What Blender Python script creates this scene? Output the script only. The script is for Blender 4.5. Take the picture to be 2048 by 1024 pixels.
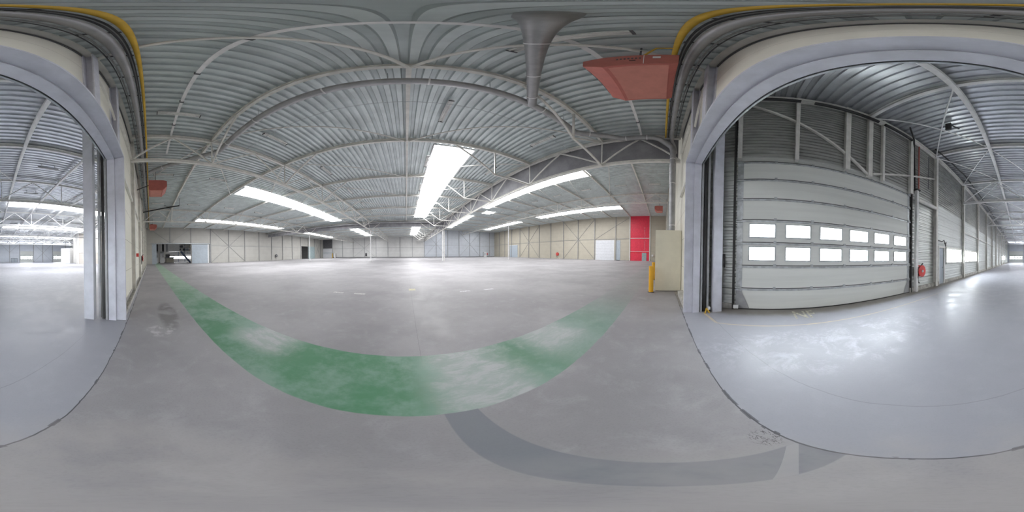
import bpy, math, random
from mathutils import Vector, Matrix
for o in list(bpy.data.objects): bpy.data.objects.remove(o)
sc = bpy.context.scene
COL = sc.collection
H = 1.6                      # eye height in metres; the script works in eye heights, floor at z=-1
RAD = math.radians
def W(p): return Vector((p[0]*H, p[1]*H, (p[2]+1)*H))

# ------------------------------------------------------------------ camera (full 360 x 180 panorama)
camd = bpy.data.cameras.new('camera'); cam = bpy.data.objects.new('camera', camd); COL.objects.link(cam)
camd.type = 'PANO'
try: camd.cycles.panorama_type = 'EQUIRECTANGULAR'
except Exception: camd.panorama_type = 'EQUIRECTANGULAR'
camd.clip_start = 0.01; camd.clip_end = 500
PXD = 360/2048
def azv(a): return Vector((math.sin(a), math.cos(a), 0))
tilt = RAD(0.97); d = azv(RAD((1995-812)*PXD))
up = (Vector((0, 0, 1))*math.cos(tilt) - d*math.sin(tilt)).normalized()
fw = azv(RAD((1024-812)*PXD)); fw = (fw - up*fw.dot(up)).normalized(); rt = fw.cross(up)
mt = Matrix((rt, up, -fw)).transposed().to_4x4(); mt.translation = (0, 0, H)
cam.matrix_world = mt
sc.camera = cam
# ------------------------------------------------------------------ world, exposure
w = bpy.data.worlds.new('world'); sc.world = w; w.use_nodes = True
bg = w.node_tree.nodes['Background']; bg.inputs[0].default_value = (0.96, 0.97, 1, 1); bg.inputs[1].default_value = 21.0
SKY = 8.2
sc.view_settings.view_transform = 'Standard'; sc.view_settings.look = 'None'
sc.view_settings.exposure = 1.07; sc.view_settings.gamma = 1; sc.view_settings.use_curve_mapping = False
sc.cycles.max_bounces = 10; sc.cycles.diffuse_bounces = 6; sc.cycles.glossy_bounces = 3
sc.cycles.caustics_reflective = False; sc.cycles.caustics_refractive = False

# ------------------------------------------------------------------ node helper + materials
class NT:
    def __init__(s, m): s.t = m.node_tree; s.n = s.t.nodes; s.l = s.t.links
    def node(s, typ, **kw):
        x = s.n.new(typ)
        for k, v in kw.items(): setattr(x, k, v)
        return x
    def put(s, sock, v):
        if isinstance(v, bpy.types.NodeSocket): s.l.new(v, sock)
        else: sock.default_value = v
    def m(s, op, a, b=0.0, c=0.0, clamp=False):
        x = s.node('ShaderNodeMath', operation=op, use_clamp=clamp)
        s.put(x.inputs[0], a); s.put(x.inputs[1], b)
        if op in ('MULTIPLY_ADD', 'SMOOTH_MIN', 'COMPARE', 'WRAP'): s.put(x.inputs[2], c)
        return x.outputs[0]
    def pos(s):
        g = s.node('ShaderNodeNewGeometry'); q = s.node('ShaderNodeSeparateXYZ'); s.l.new(g.outputs['Position'], q.inputs[0])
        return g.outputs['Position'], q.outputs[0], q.outputs[1], q.outputs[2]
    def noise(s, vec, scale, detail=3, rough=.55, stretch=None, dist=0):
        if stretch:
            mp = s.node('ShaderNodeMapping'); mp.inputs['Scale'].default_value = stretch; s.l.new(vec, mp.inputs[0]); vec = mp.outputs[0]
        x = s.node('ShaderNodeTexNoise'); x.inputs['Scale'].default_value = scale; x.inputs['Detail'].default_value = detail
        x.inputs['Roughness'].default_value = rough; x.inputs['Distortion'].default_value = dist
        s.l.new(vec, x.inputs['Vector']); return x.outputs['Fac']
    def ramp(s, v, a, b, lo=0.0, hi=1.0):
        x = s.node('ShaderNodeMapRange', interpolation_type='SMOOTHSTEP'); s.put(x.inputs[0], v)
        for i, q in enumerate((a, b, lo, hi)): x.inputs[i+1].default_value = q
        return x.outputs[0]
    def mix(s, f, a, b):
        x = s.node('ShaderNodeMix', data_type='RGBA'); s.put(x.inputs['Factor'], f)
        for k, v in ((6, a), (7, b)):
            s.put(x.inputs[k], v if isinstance(v, bpy.types.NodeSocket) else (*v, 1))
        return x.outputs[2]
    def bump(s, h, strength, dist=.01):
        x = s.node('ShaderNodeBump'); x.inputs['Strength'].default_value = strength; x.inputs['Distance'].default_value = dist
        s.l.new(h, x.inputs['Height']); return x.outputs[0]
M = {}
def newmat(name):
    m = bpy.data.materials.new(name); m.use_nodes = True; M[name] = m
    return m, NT(m), m.node_tree.nodes['Principled BSDF']
def plain(name, col, rough=.5, metal=0, var=.10, vscale=2.5, stretch=None, bump=0, bscale=20):
    m, n, b = newmat(name); p = n.pos()[0]
    f = n.noise(p, vscale, 4, .6, stretch)
    c2 = tuple(max(0, min(1, c*(1-var*2.2))) for c in col); c1 = tuple(min(1, c*(1+var)) for c in col)
    n.l.new(n.mix(n.ramp(f, .3, .7), c2, c1), b.inputs['Base Color'])
    b.inputs['Roughness'].default_value = rough; b.inputs['Metallic'].default_value = metal
    if bump: n.l.new(n.bump(n.noise(p, bscale, 3, .5, stretch), bump), b.inputs['Normal'])
    return m
plain('deck', (.69, .75, .755), .36, .3, .06, 1.2)
plain('deck_bright', (.80, .83, .87), .24, .6, .06, 1.5)
plain('sheeting', (.42, .43, .41), .35, .35, .10, 1.5, (1, 1, 5), .3, 3)
plain('beam_paint', (.80, .79, .75), .5, 0, .06, 3)
plain('beam_white', (.86, .86, .86), .45, 0, .05, 3)
plain('frame_paint', (.64, .65, .72), .45, 0, .05, 3)
plain('grey_steel', (.38, .39, .40), .5, .2, .08, 3)
plain('post_grey', (.34, .34, .34), .5, 0, .05)
plain('galvanised', (.52, .55, .57), .38, .5, .12, 6)
plain('duct', (.40, .40, .41), .38, .45, .07, 3)
plain('band_white', (.8, .8, .8), .4)
plain('black', (.03, .03, .03), .5)
plain('dark_grey', (.12, .12, .13), .6)
plain('yellow', (.95, .50, .03), .4, 0, .03)
plain('yellow_gas', (.72, .46, .06), .45, 0, .08)
plain('heater_red', (.52, .16, .13), .45, 0, .05, 4)
plain('heater_light', (.62, .25, .20), .45, 0, .04, 4)
plain('red_panel', (.90, .05, .10), .45, 0, .04)
plain('red', (.75, .05, .04), .4)
plain('cream_box', (.86, .82, .68), .5, 0, .02, 2)
plain('white', (.82, .83, .84), .45, 0, .03)
plain('white_door', (.78, .80, .84), .4, 0, .03)
plain('grey_door', (.46, .52, .58), .45, 0, .04)
plain('teal_door', (.40, .50, .52), .45, 0, .06)
plain('curtain', (.33, .33, .35), .85, 0, .10, 1.2, None, .4, 4)
plain('concrete', (.50, .49, .46), .8, 0, .15, 5)
plain('pale_letters', (.95, .45, .48), .5)
plain('floor_paint', (.58, .56, .47), .6, 0, .2, 9)
plain('door_panel', (.74, .76, .73), .42, 0, .03, 1.2, (.2, .2, 4))
plain('blue_steel', (.10, .16, .30), .5)
plain('tube_white', (.86, .86, .84), .35)
def wallmat(name, col, seam, dark, pitch, rough=.5, metal=0, bumps=0, offs=0):
    m, n, b = newmat(name); p, x, y, z = n.pos()
    f = n.ramp(n.noise(p, .8, 4, .6), .3, .7)
    c = n.mix(f, tuple(q*.93 for q in col), col)
    fr = n.m('FRACT', n.m('DIVIDE', n.m('ADD', z, offs+50*pitch), pitch))
    s = n.m('LESS_THAN', fr, seam/pitch)
    n.l.new(n.mix(s, c, dark), b.inputs['Base Color'])
    b.inputs['Roughness'].default_value = rough; b.inputs['Metallic'].default_value = metal
    if bumps: n.l.new(n.bump(n.noise(p, 2.2, 3, .6, (1, 1, 6), .8), bumps, .03), b.inputs['Normal'])
wallmat('wall_cream', (.88, .86, .76), .02, (.5, .48, .42), 1.12)
wallmat('wall_beige', (.56, .52, .43), .02, (.42, .38, .31), 1.12)
wallmat('wall_pale', (.53, .52, .485), .02, (.36, .35, .33), 1.12)
wallmat('wall_west', (.62, .58, .53), .02, (.45, .42, .38), 1.12)
wallmat('wall_white', (.82, .80, .76), .02, (.6, .58, .55), 1.12)
wallmat('wall_blue', (.66, .70, .76), .03, (.40, .44, .50), .60, .4, .25)
wallmat('wall_grey', (.74, .74, .73), .03, (.42, .43, .44), .60, .45, .15, .3)
wallmat('wall_foil', (.62, .64, .62), .02, (.30, .31, .30), .62, .33, .5, .9)
wallmat('wall_white_boxes', (.80, .80, .80), .02, (.5, .5, .5), .62)

m, n, b = newmat('rooflight')
for x in (b,): n.n.remove(x)
em = n.node('ShaderNodeEmission'); em.inputs[0].default_value = (.98, .985, 1, 1); em.inputs[1].default_value = SKY
n.l.new(em.outputs[0], n.n['Material Output'].inputs[0])
m, n, b = newmat('rooflight_clear'); n.n.remove(b)
em = n.node('ShaderNodeEmission'); em.inputs[0].default_value = (.97, .98, 1, 1); em.inputs[1].default_value = SKY*.85
n.l.new(em.outputs[0], n.n['Material Output'].inputs[0])
m, n, b = newmat('window_glow'); n.n.remove(b)
em = n.node('ShaderNodeEmission'); em.inputs[0].default_value = (.95, .97, 1, 1); em.inputs[1].default_value = 4.0
n.l.new(em.outputs[0], n.n['Material Output'].inputs[0])
m, n, b = newmat('pane'); n.n.remove(b)
tr = n.node('ShaderNodeBsdfTransparent'); tr.inputs[0].default_value = (.93, .96, .97, 1)
gl = n.node('ShaderNodeBsdfGlossy'); gl.inputs['Roughness'].default_value = .05
mx = n.node('ShaderNodeMixShader'); mx.inputs[0].default_value = .08
n.l.new(tr.outputs[0], mx.inputs[1]); n.l.new(gl.outputs[0], mx.inputs[2]); n.l.new(mx.outputs[0], n.n['Material Output'].inputs[0])

E2A = RAD((1526-812)*PXD); E1A = E2A + math.pi/2
E2 = azv(E2A); E1 = azv(E1A)
def B2(p):                      # second hall: (s along the outer wall, t towards it, z)
    q = E1*p[0] + E2*p[1]; return (q.x, q.y, p[2])

# concrete floor, positions in metres
m, n, b = newmat('floor_concrete'); p, x, y, z = n.pos()
n1 = n.noise(p, .35, 5, .6); n2 = n.noise(p, 2.2, 6, .7, None, .4); n3 = n.noise(p, 60, 2, .5)
c = n.mix(n.ramp(n1, .35, .65), (.30, .288, .30), (.38, .368, .38))
c = n.mix(n.ramp(n2, .45, .8, 0, .35), c, (.56, .56, .57))
c = n.mix(n.ramp(n3, .35, .5, .12, 0), c, (.2, .2, .2))
s = n.m('ADD', n.m('MULTIPLY', x, E1.x), n.m('MULTIPLY', y, E1.y)); t = n.m('ADD', n.m('MULTIPLY', x, E2.x), n.m('MULTIPLY', y, E2.y))
inh2 = n.m('LESS_THAN', y, -.56)
c = n.mix(n.m('MULTIPLY', inh2, .5), c, (.42, .44, .51))
def band(v, a, b_, e=.01): return n.m('MULTIPLY', n.ramp(v, a-e, a+e), n.ramp(v, b_-e, b_+e, 1, 0))
def line(v, at, wd): return n.m('LESS_THAN', n.m('ABSOLUTE', n.m('SUBTRACT', v, at)), wd)
def blob(cx, cy, rx, ry, cxx=None, cyy=None):
    a = n.m('DIVIDE', n.m('SUBTRACT', x if cxx is None else cxx, cx), rx); b_ = n.m('DIVIDE', n.m('SUBTRACT', y if cyy is None else cyy, cy), ry)
    return n.ramp(n.m('ADD', n.m('MULTIPLY', a, a), n.m('MULTIPLY', b_, b_)), .3, 1, 1, 0)
# green walkway band with wear
wob = n.m('MULTIPLY', n.m('SUBTRACT', n.noise(p, 3, 2), .5), .03)
g = band(n.m('ADD', y, wob), 1.03, 2.19, .008)
wear = n.ramp(n.noise(p, .8, 6, .7), .40, .62)
scr = n.ramp(n.noise(p, 3.2, 7, .75, (1, 2.4, 1), .6), .40, .62)
wn = n.m('MULTIPLY', n.m('SUBTRACT', n.noise(p, 1.6, 5, .7), .5), 1.6)
def soft(cx, rx): return n.ramp(n.m('ADD', n.m('DIVIDE', n.m('ABSOLUTE', n.m('SUBTRACT', x, cx)), rx), wn), .3, 1.15, 1, 0)
patch = n.m('MAXIMUM', n.m('MAXIMUM', soft(.75, .62), n.m('MULTIPLY', soft(-2.25, .75), n.ramp(y, 1.3, 1.7))), n.m('MULTIPLY', soft(2.3, .7), n.ramp(y, 1.2, 1.6, .3, .9)))
fade = n.ramp(x, 2.6, 6.5)
cg = n.mix(wear, (.075, .25, .125), (.22, .36, .28))
cg = n.mix(n.ramp(x, .2, 3.2, 0, .55), cg, (.27, .36, .33))
cg = n.mix(n.m('MULTIPLY', patch, n.m('MULTIPLY_ADD', scr, .35, .68)), cg, (.49, .51, .51))
farl = n.ramp(x, -12, -2.5, .6, 0)
cg = n.mix(farl, cg, (.45, .55, .45))
cc = n.mix(n.m('MULTIPLY', g, n.m('MULTIPLY_ADD', fade, -.8, .92)), c, cg)
# dark band
db = n.m('MULTIPLY', band(x, .24, .485, .006), band(y, -.56, 1.03, .004))
strk = n.m('MULTIPLY', db, line(n.m('ADD', n.m('MULTIPLY', y, .9), x), .0, .035))
cc = n.mix(n.m('MULTIPLY', db, .72), cc, (.19, .205, .235)); cc = n.mix(n.m('MULTIPLY', strk, .8), cc, (.42, .41, .42))
# joints and cracks
wj = n.m('MULTIPLY', n.m('SUBTRACT', n.noise(p, 1.5, 4, .7), .5), .05)
jm = line(n.m('ADD', y, wj), -.565, .006); jf = line(n.m('ADD', y, wj), -.565, .016)
brk = n.m('GREATER_THAN', n.noise(p, 3, 3), .54)
cc = n.mix(n.m('MULTIPLY', n.m('MAXIMUM', jm, n.m('MULTIPLY', jf, n.m('MULTIPLY', brk, .8))), .85), cc, (.06, .06, .065))
j2 = n.m('MULTIPLY', line(n.m('ADD', y, wj), -1.25, .006), n.ramp(x, -3.5, -2, 0, .35)); cc = n.mix(j2, cc, (.2, .19, .2))
crk = n.m('MULTIPLY', blob(.62, -.49, .12, .09), line(n.noise(p, 5, 3, .7, (2, 5, 1)), .5, .014)); cc = n.mix(crk, cc, (.08, .08, .08))
j3 = n.m('MULTIPLY', line(n.m('ADD', x, wj), .19, .006), n.ramp(y, 1.9, 2.4, 0, .45)); cc = n.mix(j3, cc, (.22, .22, .22))
j4 = n.m('MULTIPLY', n.m('LESS_THAN', n.m('ABSOLUTE', n.m('SUBTRACT', n.m('FRACT', n.m('DIVIDE', n.m('ADD', y, 95.0), 9.95)), .5)), .0012), n.ramp(y, 4, 5, 0, .35))
cc = n.mix(j4, cc, (.25, .25, .25))
# worn yellow box line in front of the big sectional door, in the second hall
yl = n.m('MULTIPLY', line(t, 2.2*H, .022), n.m('MULTIPLY', n.m('GREATER_THAN', s, -.63*H), n.ramp(s, 3*H, 5*H, 1, 0)))
dg = n.m('SUBTRACT', n.m('ADD', s, n.m('MULTIPLY', t, .914)), (-.63+2.2*.914)*H)
yl2 = n.m('MULTIPLY', n.m('LESS_THAN', n.m('ABSOLUTE', dg), .045), n.m('MULTIPLY', n.m('GREATER_THAN', t, 2.2*H), n.m('LESS_THAN', t, 2.56*H)))
yl = n.m('MULTIPLY', n.m('MAXIMUM', yl, yl2), n.m('MULTIPLY', inh2, n.ramp(n2, .3, .6, .9, .5)))
cc = n.mix(yl, cc, (.66, .55, .36))
# grime strip along the door foot, pale scrapes with floor reflection painted in, dark stain
gr = n.m('MULTIPLY', n.m('MULTIPLY', n.ramp(n.m('ADD', t, n.m('MULTIPLY', n2, .25)), 2.62*H, 2.82*H), inh2), .75); cc = n.mix(gr, cc, (.27, .245, .20))
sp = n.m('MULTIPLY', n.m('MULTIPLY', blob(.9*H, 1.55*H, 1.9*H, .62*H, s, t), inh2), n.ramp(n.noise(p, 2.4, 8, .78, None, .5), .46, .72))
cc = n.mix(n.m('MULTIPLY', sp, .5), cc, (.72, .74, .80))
st = n.m('MULTIPLY', blob(-4.4, .45, 1.3, .3), n.ramp(n.noise(p, 1.5, 5), .38, .55)); cc = n.mix(n.m('MULTIPLY', st, .7), cc, (.16, .155, .15))
st = n.m('MULTIPLY', blob(-3.3, .2, .35, .35), n.ramp(n.noise(p, 5, 5), .45, .6)); cc = n.mix(n.m('MULTIPLY', st, .6), cc, (.66, .65, .66))
for (a, b_, rx, ry, col) in ((-1.7, 3.84, .13, .05, (.72, .72, .68)), (-1.14, 3.86, .14, .05, (.72, .72, .68)), (1.5, 3.95, .14, .05, (.72, .72, .74)), (2.17, 3.9, .14, .05, (.72, .72, .74)), (.16, 4.45, .09, .10, (.66, .62, .30))):
    mk = n.m('MULTIPLY', line(x, a*H, rx*H), line(y, b_*H, ry*H)); cc = n.mix(n.m('MULTIPLY', mk, n.ramp(n.noise(p, 14, 3), .4, .6, .2, .9)), cc, col)
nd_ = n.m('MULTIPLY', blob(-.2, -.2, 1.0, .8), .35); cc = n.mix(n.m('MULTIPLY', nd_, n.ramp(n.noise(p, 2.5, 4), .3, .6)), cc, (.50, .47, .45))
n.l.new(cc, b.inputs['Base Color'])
n.l.new(n.m('MULTIPLY_ADD', inh2, -.16, n.ramp(n2, .35, .65, .50, .68)), b.inputs['Roughness'])
n.l.new(n.bump(n.noise(p, 5, 6, .65), .25, .012), b.inputs['Normal'])
b.inputs['Specular IOR Level'].default_value = .35

# ------------------------------------------------------------------ mesh builder
ORG = {}
ident = lambda p: p
class MB:
    def __init__(s, xf=ident): s.v = []; s.f = []; s.s = []; s.xf = xf
    def add(s, vs, fs, smooth=False):
        k = len(s.v); s.v += [s.xf(tuple(q)) for q in vs]; s.f += [tuple(i+k for i in f) for f in fs]; s.s += [smooth]*len(fs)
    def box(s, x0, x1, y0, y1, z0, z1):
        x0, x1 = min(x0, x1), max(x0, x1); y0, y1 = min(y0, y1), max(y0, y1); z0, z1 = min(z0, z1), max(z0, z1)
        s.add([(x, y, z) for z in (z0, z1) for x, y in ((x0, y0), (x1, y0), (x1, y1), (x0, y1))],
              [(3, 2, 1, 0), (4, 5, 6, 7), (0, 1, 5, 4), (1, 2, 6, 5), (2, 3, 7, 6), (3, 0, 4, 7)]); return s
    def bar(s, p, q, wd, ht, off=(0, 0)):
        p = Vector(p); q = Vector(q); dd = (q-p).normalized(); u = Vector((0, 0, 1))
        if abs(dd.z) > .98: u = Vector((0, 1, 0))
        a = dd.cross(u).normalized(); c_ = a.cross(dd).normalized(); vs = []
        for e in (p, q):
            for i, j in ((-1, -1), (1, -1), (1, 1), (-1, 1)): vs.append(e + a*(off[0]+i*wd/2) + c_*(off[1]+j*ht/2))
        s.add(vs, [(3, 2, 1, 0), (4, 5, 6, 7), (0, 1, 5, 4), (1, 2, 6, 5), (2, 3, 7, 6), (3, 0, 4, 7)]); return s
    def ibeam(s, p, q, wd, ht, tk=.012):
        s.bar(p, q, wd, tk, (0, ht/2-tk/2)); s.bar(p, q, wd, tk, (0, -ht/2+tk/2)); s.bar(p, q, tk, ht-2*tk); return s
    def tube(s, pts, r, n_=12):
        pts = [Vector(a) for a in pts]; rings = []
        for i, a in enumerate(pts):
            if i == 0: dd = pts[1]-a
            elif i == len(pts)-1: dd = a-pts[i-1]
            else: dd = (pts[i+1]-a).normalized() + (a-pts[i-1]).normalized()
            dd.normalize(); u = Vector((0, 0, 1)) if abs(dd.z) < .95 else Vector((0, 1, 0))
            if i and abs(dd.dot(prev)) < .999 or i == 0:
                a1 = dd.cross(u).normalized()
            else: a1 = a1p
            if i:
                a1 = (a1p - dd*a1p.dot(dd)).normalized()
            c_ = a1.cross(dd).normalized(); k = 1
            if 0 < i < len(pts)-1: k = 1/max(.5, dd.dot((a-pts[i-1]).normalized()))
            rings.append([a + (a1*math.cos(2*math.pi*j/n_) + c_*math.sin(2*math.pi*j/n_))*r*(1 if k < 1.05 else k**.5) for j in range(n_)])
            prev = dd; a1p = a1
        vs = [q for rg in rings for q in rg]; fs = []
        for i in range(len(rings)-1):
            for j in range(n_): fs.append((i*n_+j, i*n_+(j+1) % n_, (i+1)*n_+(j+1) % n_, (i+1)*n_+j))
        s.add(vs, fs, True); s.add(rings[0], [tuple(range(n_))]); s.add(rings[-1], [tuple(reversed(range(n_)))]); return s
    def poly(s, pts): s.add(pts, [tuple(range(len(pts)))]); return s
    def build(s, name, mat, parent=None, org=None):
        me = bpy.data.meshes.new(name); o = bpy.data.objects.new(name, me); COL.objects.link(o)
        if parent is not None: org = ORG[parent.name]; o.parent = parent
        else:
            if org is None:
                xs = [v[0] for v in s.v]; ys = [v[1] for v in s.v]; zs = [v[2] for v in s.v]
                org = ((min(xs)+max(xs))/2, (min(ys)+max(ys))/2, min(zs))
            o.location = W(org)
        ORG[o.name] = org; wo = W(org)
        me.from_pydata([W(v)-wo for v in s.v], [], s.f)
        me.polygons.foreach_set('use_smooth', s.s); me.materials.append(M[mat]); me.update()
        return o
def tag(o, label, cat, group=None, kind=None):
    o['label'] = label; o['category'] = cat
    if group: o['group'] = group
    if kind: o['kind'] = kind
    return o
def struct(o): o['kind'] = 'structure'; return o
def thing(name, org, label=None, cat=None, group=None):
    o = bpy.data.objects.new(name, None); COL.objects.link(o); o.location = W(org); o.empty_display_size = .2; ORG[o.name] = org
    if label: tag(o, label, cat, group)
    return o
def dup(root, dx, label):                       # copy of a thing with its parts and sub-parts, moved by dx eye heights
    r = root.copy(); COL.objects.link(r); r.location = root.location + Vector(dx)*H; r['label'] = label
    ORG[r.name] = tuple(Vector(ORG[root.name]) + Vector(dx))
    for ch in list(root.children):
        c_ = ch.copy(); COL.objects.link(c_); c_.parent = r
        for g_ in ch.children:
            e = g_.copy(); COL.objects.link(e); e.parent = c_
    return r
ORD = ['first', 'second', 'third', 'fourth', 'fifth', 'sixth', 'seventh', 'eighth', 'ninth', 'tenth', 'eleventh', 'twelfth', 'thirteenth', 'fourteenth', 'fifteenth', 'sixteenth']

# ------------------------------------------------------------------ dimensions (eye heights)
XL, XR = -23.2, 25.0; YF = 41.5; YP = -.53           # left wall, right wall, far wall, doorway wall
G = [-13.75, -4.5, 4.7, 14.9]                        # girder lines
BY = [1.86+3.11*j for j in range(13)]                # roof beam lines
ZD = 4.25; ZR = 6.03; ZS = 4.36                      # deck heights: main, right bay, second hall
YC = BY[6]
# ------------------------------------------------------------------ floor
struct(MB().box(-48, 30, -46, 46, -1.08, -1).build('floor', 'floor_concrete', org=(0, 0, -1)))

# ------------------------------------------------------------------ ribbed decks (real trapezoid profile)
PIT = .19
def deck(xf, a0, a1, spans, z, swap=False):
    mb = MB(xf); N = int(round((a1-a0)/PIT))
    prof = [(0, 0), (.085, 0), (.102, .07), (.172, .07), (.19, 0)]
    for i in range(N):
        A = a0 + i*PIT
        for (b0f, b1f) in spans(A + PIT/2):
            vs = []
            for (da, dz) in prof:
                for bf in (b0f, b1f):
                    bb = bf(A+da) if callable(bf) else bf
                    vs.append((bb, A+da, z+dz) if swap else (A+da, bb, z+dz))
            mb.add(vs, [(2*k, 2*k+1, 2*k+3, 2*k+2) for k in range(4)])
    return mb
SKX = [(.95, 2.4), (-9.2, -7.8), (-18.6, -17.2)]
SKY_Y = [(5.3, 18.8), (23.5, 37.0)]
def spans_main(a):
    if any(l < a < r for l, r in SKX): return [(YP-.1, 5.3), (18.8, 23.5), (37.0, YF+.1)]
    return [(YP-.1, YF+.1)]
struct(deck(ident, XL-.1, 4.8, spans_main, ZD).build('ceiling', 'deck'))
SKR = [(9.1, 10.5, 4.9, 18.8), (19.0, 20.5, 5.0, 18.8), (19.0, 20.5, 23.5, 37.0), (10.9, 12.1, 20.0, 21.6), (9.1, 10.5, 23.5, 37.0)]
def spans_right(a):
    cuts = sorted((y0, y1) for l, r, y0, y1 in SKR if l < a < r); out = []; y_ = YP-.1
    for y0, y1 in cuts: out.append((y_, y0)); y_ = y1
    out.append((y_, YF+.1)); return out
struct(deck(ident, 4.75, XR+.1, spans_right, ZR).build('ceiling', 'deck'))
# second hall outline: doorway wall, west wall, splay, far wall, outer wall
SE = 42.4
T0 = 2.97
def inv2(pt): v = Vector((pt[0], pt[1], 0)); return (v.dot(E1), v.dot(E2))
PW = inv2((-26, YP-.1)); PS = inv2((-26, -12.4)); PC = inv2((-42, -22.1)); PD = inv2((3.25, YP-.1))
def tmin(s_):
    pts = [PD, PW, PS, PC]
    for (a, b_) in zip(pts, pts[1:]):
        lo, hi = min(a[0], b_[0]), max(a[0], b_[0])
        if lo <= s_ <= hi and hi > lo: 
            tt = a[1] + (b_[1]-a[1])*(s_-a[0])/(b_[0]-a[0])
            if (a, b_) != (PW, PS) or True: cand.append(tt)
    return min(cand)
def tm(s_):
    global cand
    cand = []
    try: return tmin(s_)
    except ValueError: return -20 if s_ > 5 else T0
SK2 = [(11.4, 13.1, -13, -1.0), (20.5, 22.8, -16, -1.0), (29.8, 32.0, -18, -1.0), (20.5, 22.8, 1.0, 2.4)][:3]
def spans2(a):
    c_ = [(t0, t1) for s0, s1, t0, t1 in SK2 if s0 < a < s1]; top = T0+.1
    if not c_: return [(lambda q: min(tm(q), T0), top)]
    return [(lambda q: min(tm(q), T0), c_[0][0]), (c_[0][1], top)]
struct(deck(B2, PD[0], SE, spans2, ZS).build('ceiling', 'deck_bright'))
# rooflights
def rooflight(xf, a0, a1, b0, b1, z, label, seg=3.11, swap=False, mat='rooflight'):
    sw = (lambda p: (p[1], p[0], p[2])) if swap else ident
    f = lambda p: xf(sw(p))
    o = thing('rooflight', f(((a0+a1)/2, (b0+b1)/2, z)), label, 'skylight', 'rooflights in the deck')
    k = max(1, int(round((b1-b0)/seg)))
    for i in range(k):
        y0 = b0+(b1-b0)*i/k; y1 = b0+(b1-b0)*(i+1)/k
        MB(f).poly([(a0, y0, z+.04), (a0, y1, z+.04), (a1, y1, z+.04), (a1, y0, z+.04)]).build('rooflight_sheet', mat, o)
    fr = MB(f)
    for a in (a0, a1): fr.box(a-.02, a+.02, b0, b1, z-.03, z+.06)
    for i in range(k+1):
        y_ = b0+(b1-b0)*i/k; fr.box(a0, a1, y_-.02, y_+.02, z-.02, z+.06)
    fr.build('kerb_frame', 'white', o)
for (l, r), nm in zip(SKX, ('centre bay', 'bay left of the centre', 'bay along the left wall')):
    for (y0, y1), nn in zip(SKY_Y, ('nearer', 'farther')):
        rooflight(ident, l, r, y0, y1, ZD, f'long bright rooflight strip in the {nm} roof, {nn} one')
for q, nm in zip(SKR, ('near strip just behind the grey curtain of the high right bay', 'near strip close to the beige right wall', 'far strip close to the beige right wall', 'small square one halfway along the high bay', 'far strip just behind the grey curtain of the high right bay')):
    rooflight(ident, q[0], q[1], q[2], q[3], ZR, 'bright rooflight, '+nm)
for q, nm in zip(SK2, ('nearest', 'middle', 'farthest')):
    rooflight(B2, q[0], q[1], q[2], q[3], ZS, f'bright cross-running rooflight strip seen through the doorway, {nm} one', 1.9, mat='rooflight_clear')
    
# ------------------------------------------------------------------ walls of the main hall
struct(MB().box(XL-.1, XL, -.6, .3, -1, ZD+.1).box(XL-.1, XL, .3, 6.0, 1.85, ZD+.1).box(XL-.1, XL, 6.0, 31.1, -1, ZD+.1)
       .box(XL-.1, XL, 31.1, 36.9, 2.05, ZD+.1).box(XL-.1, XL, 36.9, YF, -1, ZD+.1).build('wall_left', 'wall_pale'))
struct(MB().box(XR, XR+.1, YP-.1, 2.0, -1, ZR+.1).box(XR, XR+.1, 4.93, YF+.1, -1, ZR+.1).build('wall_right', 'wall_beige'))
o = struct(MB().box(XR, XR+.1, 2.0, 4.93, -1, ZR+.1).build('wall_right', 'red_panel'))
MB().box(XR-.03, XR, 2.0, 4.93, 2.45, 2.55).box(XR-.03, XR, 2.0, 4.93, .42, .47).build('rail', 'beam_white', o)
MB().box(XR-.03, XR, 2.0, 4.93, .20, .27).build('kick_rail', 'red', o)
lt = MB(); random.seed(4)
zz = 4.2
while zz > .6:                                   # faded vertical lettering, worn past reading
    hgt = .16 if zz > 2.6 else .2
    if abs(zz-2.5) > .15:
        wd = random.uniform(.14, .22); y0 = 2.72-wd/2
        lt.box(XR-.012, XR-.002, y0, y0+wd, zz-.02, zz)
        lt.box(XR-.012, XR-.002, y0, y0+.03, zz-hgt*.75, zz) if random.random() < .7 else None
        lt.box(XR-.012, XR-.002, y0+wd-.03, y0+wd, zz-hgt*.75, zz) if random.random() < .6 else None
        if random.random() < .6: lt.box(XR-.012, XR-.002, y0, y0+wd, zz-hgt*.75, zz-hgt*.75+.02)
    zz -= hgt*1.2
lt.build('faded_lettering', 'pale_letters', o)
struct(MB().box(XL-.1, 4.6, YF, YF+.1, -1, ZD+.1).build('wall_far', 'wall_grey'))
struct(MB().box(4.6, XR+.1, YF, YF+.1, -1, ZR+.1).build('wall_far', 'wall_blue'))
struct(MB().box(4.72, 4.78, YP-.1, YF, ZD-.02, ZR+.06).build('wall_step', 'wall_grey'))
# doorway wall
JL, JR = -2.45, 2.70; ZH = 1.75
struct(MB().box(XL-3.2, JL-.04, YP-.1, YP, -1, ZS+.1).box(JL-.04, JR+.04, YP-.1, YP, ZH+.02, ZS+.1).box(JR+.04, 4.72, YP-.1, YP, -1, ZS+.1)
       .box(4.72, XR+.1, YP-.1, YP, -1, ZR+.1).build('wall_near', 'wall_cream'))
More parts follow.
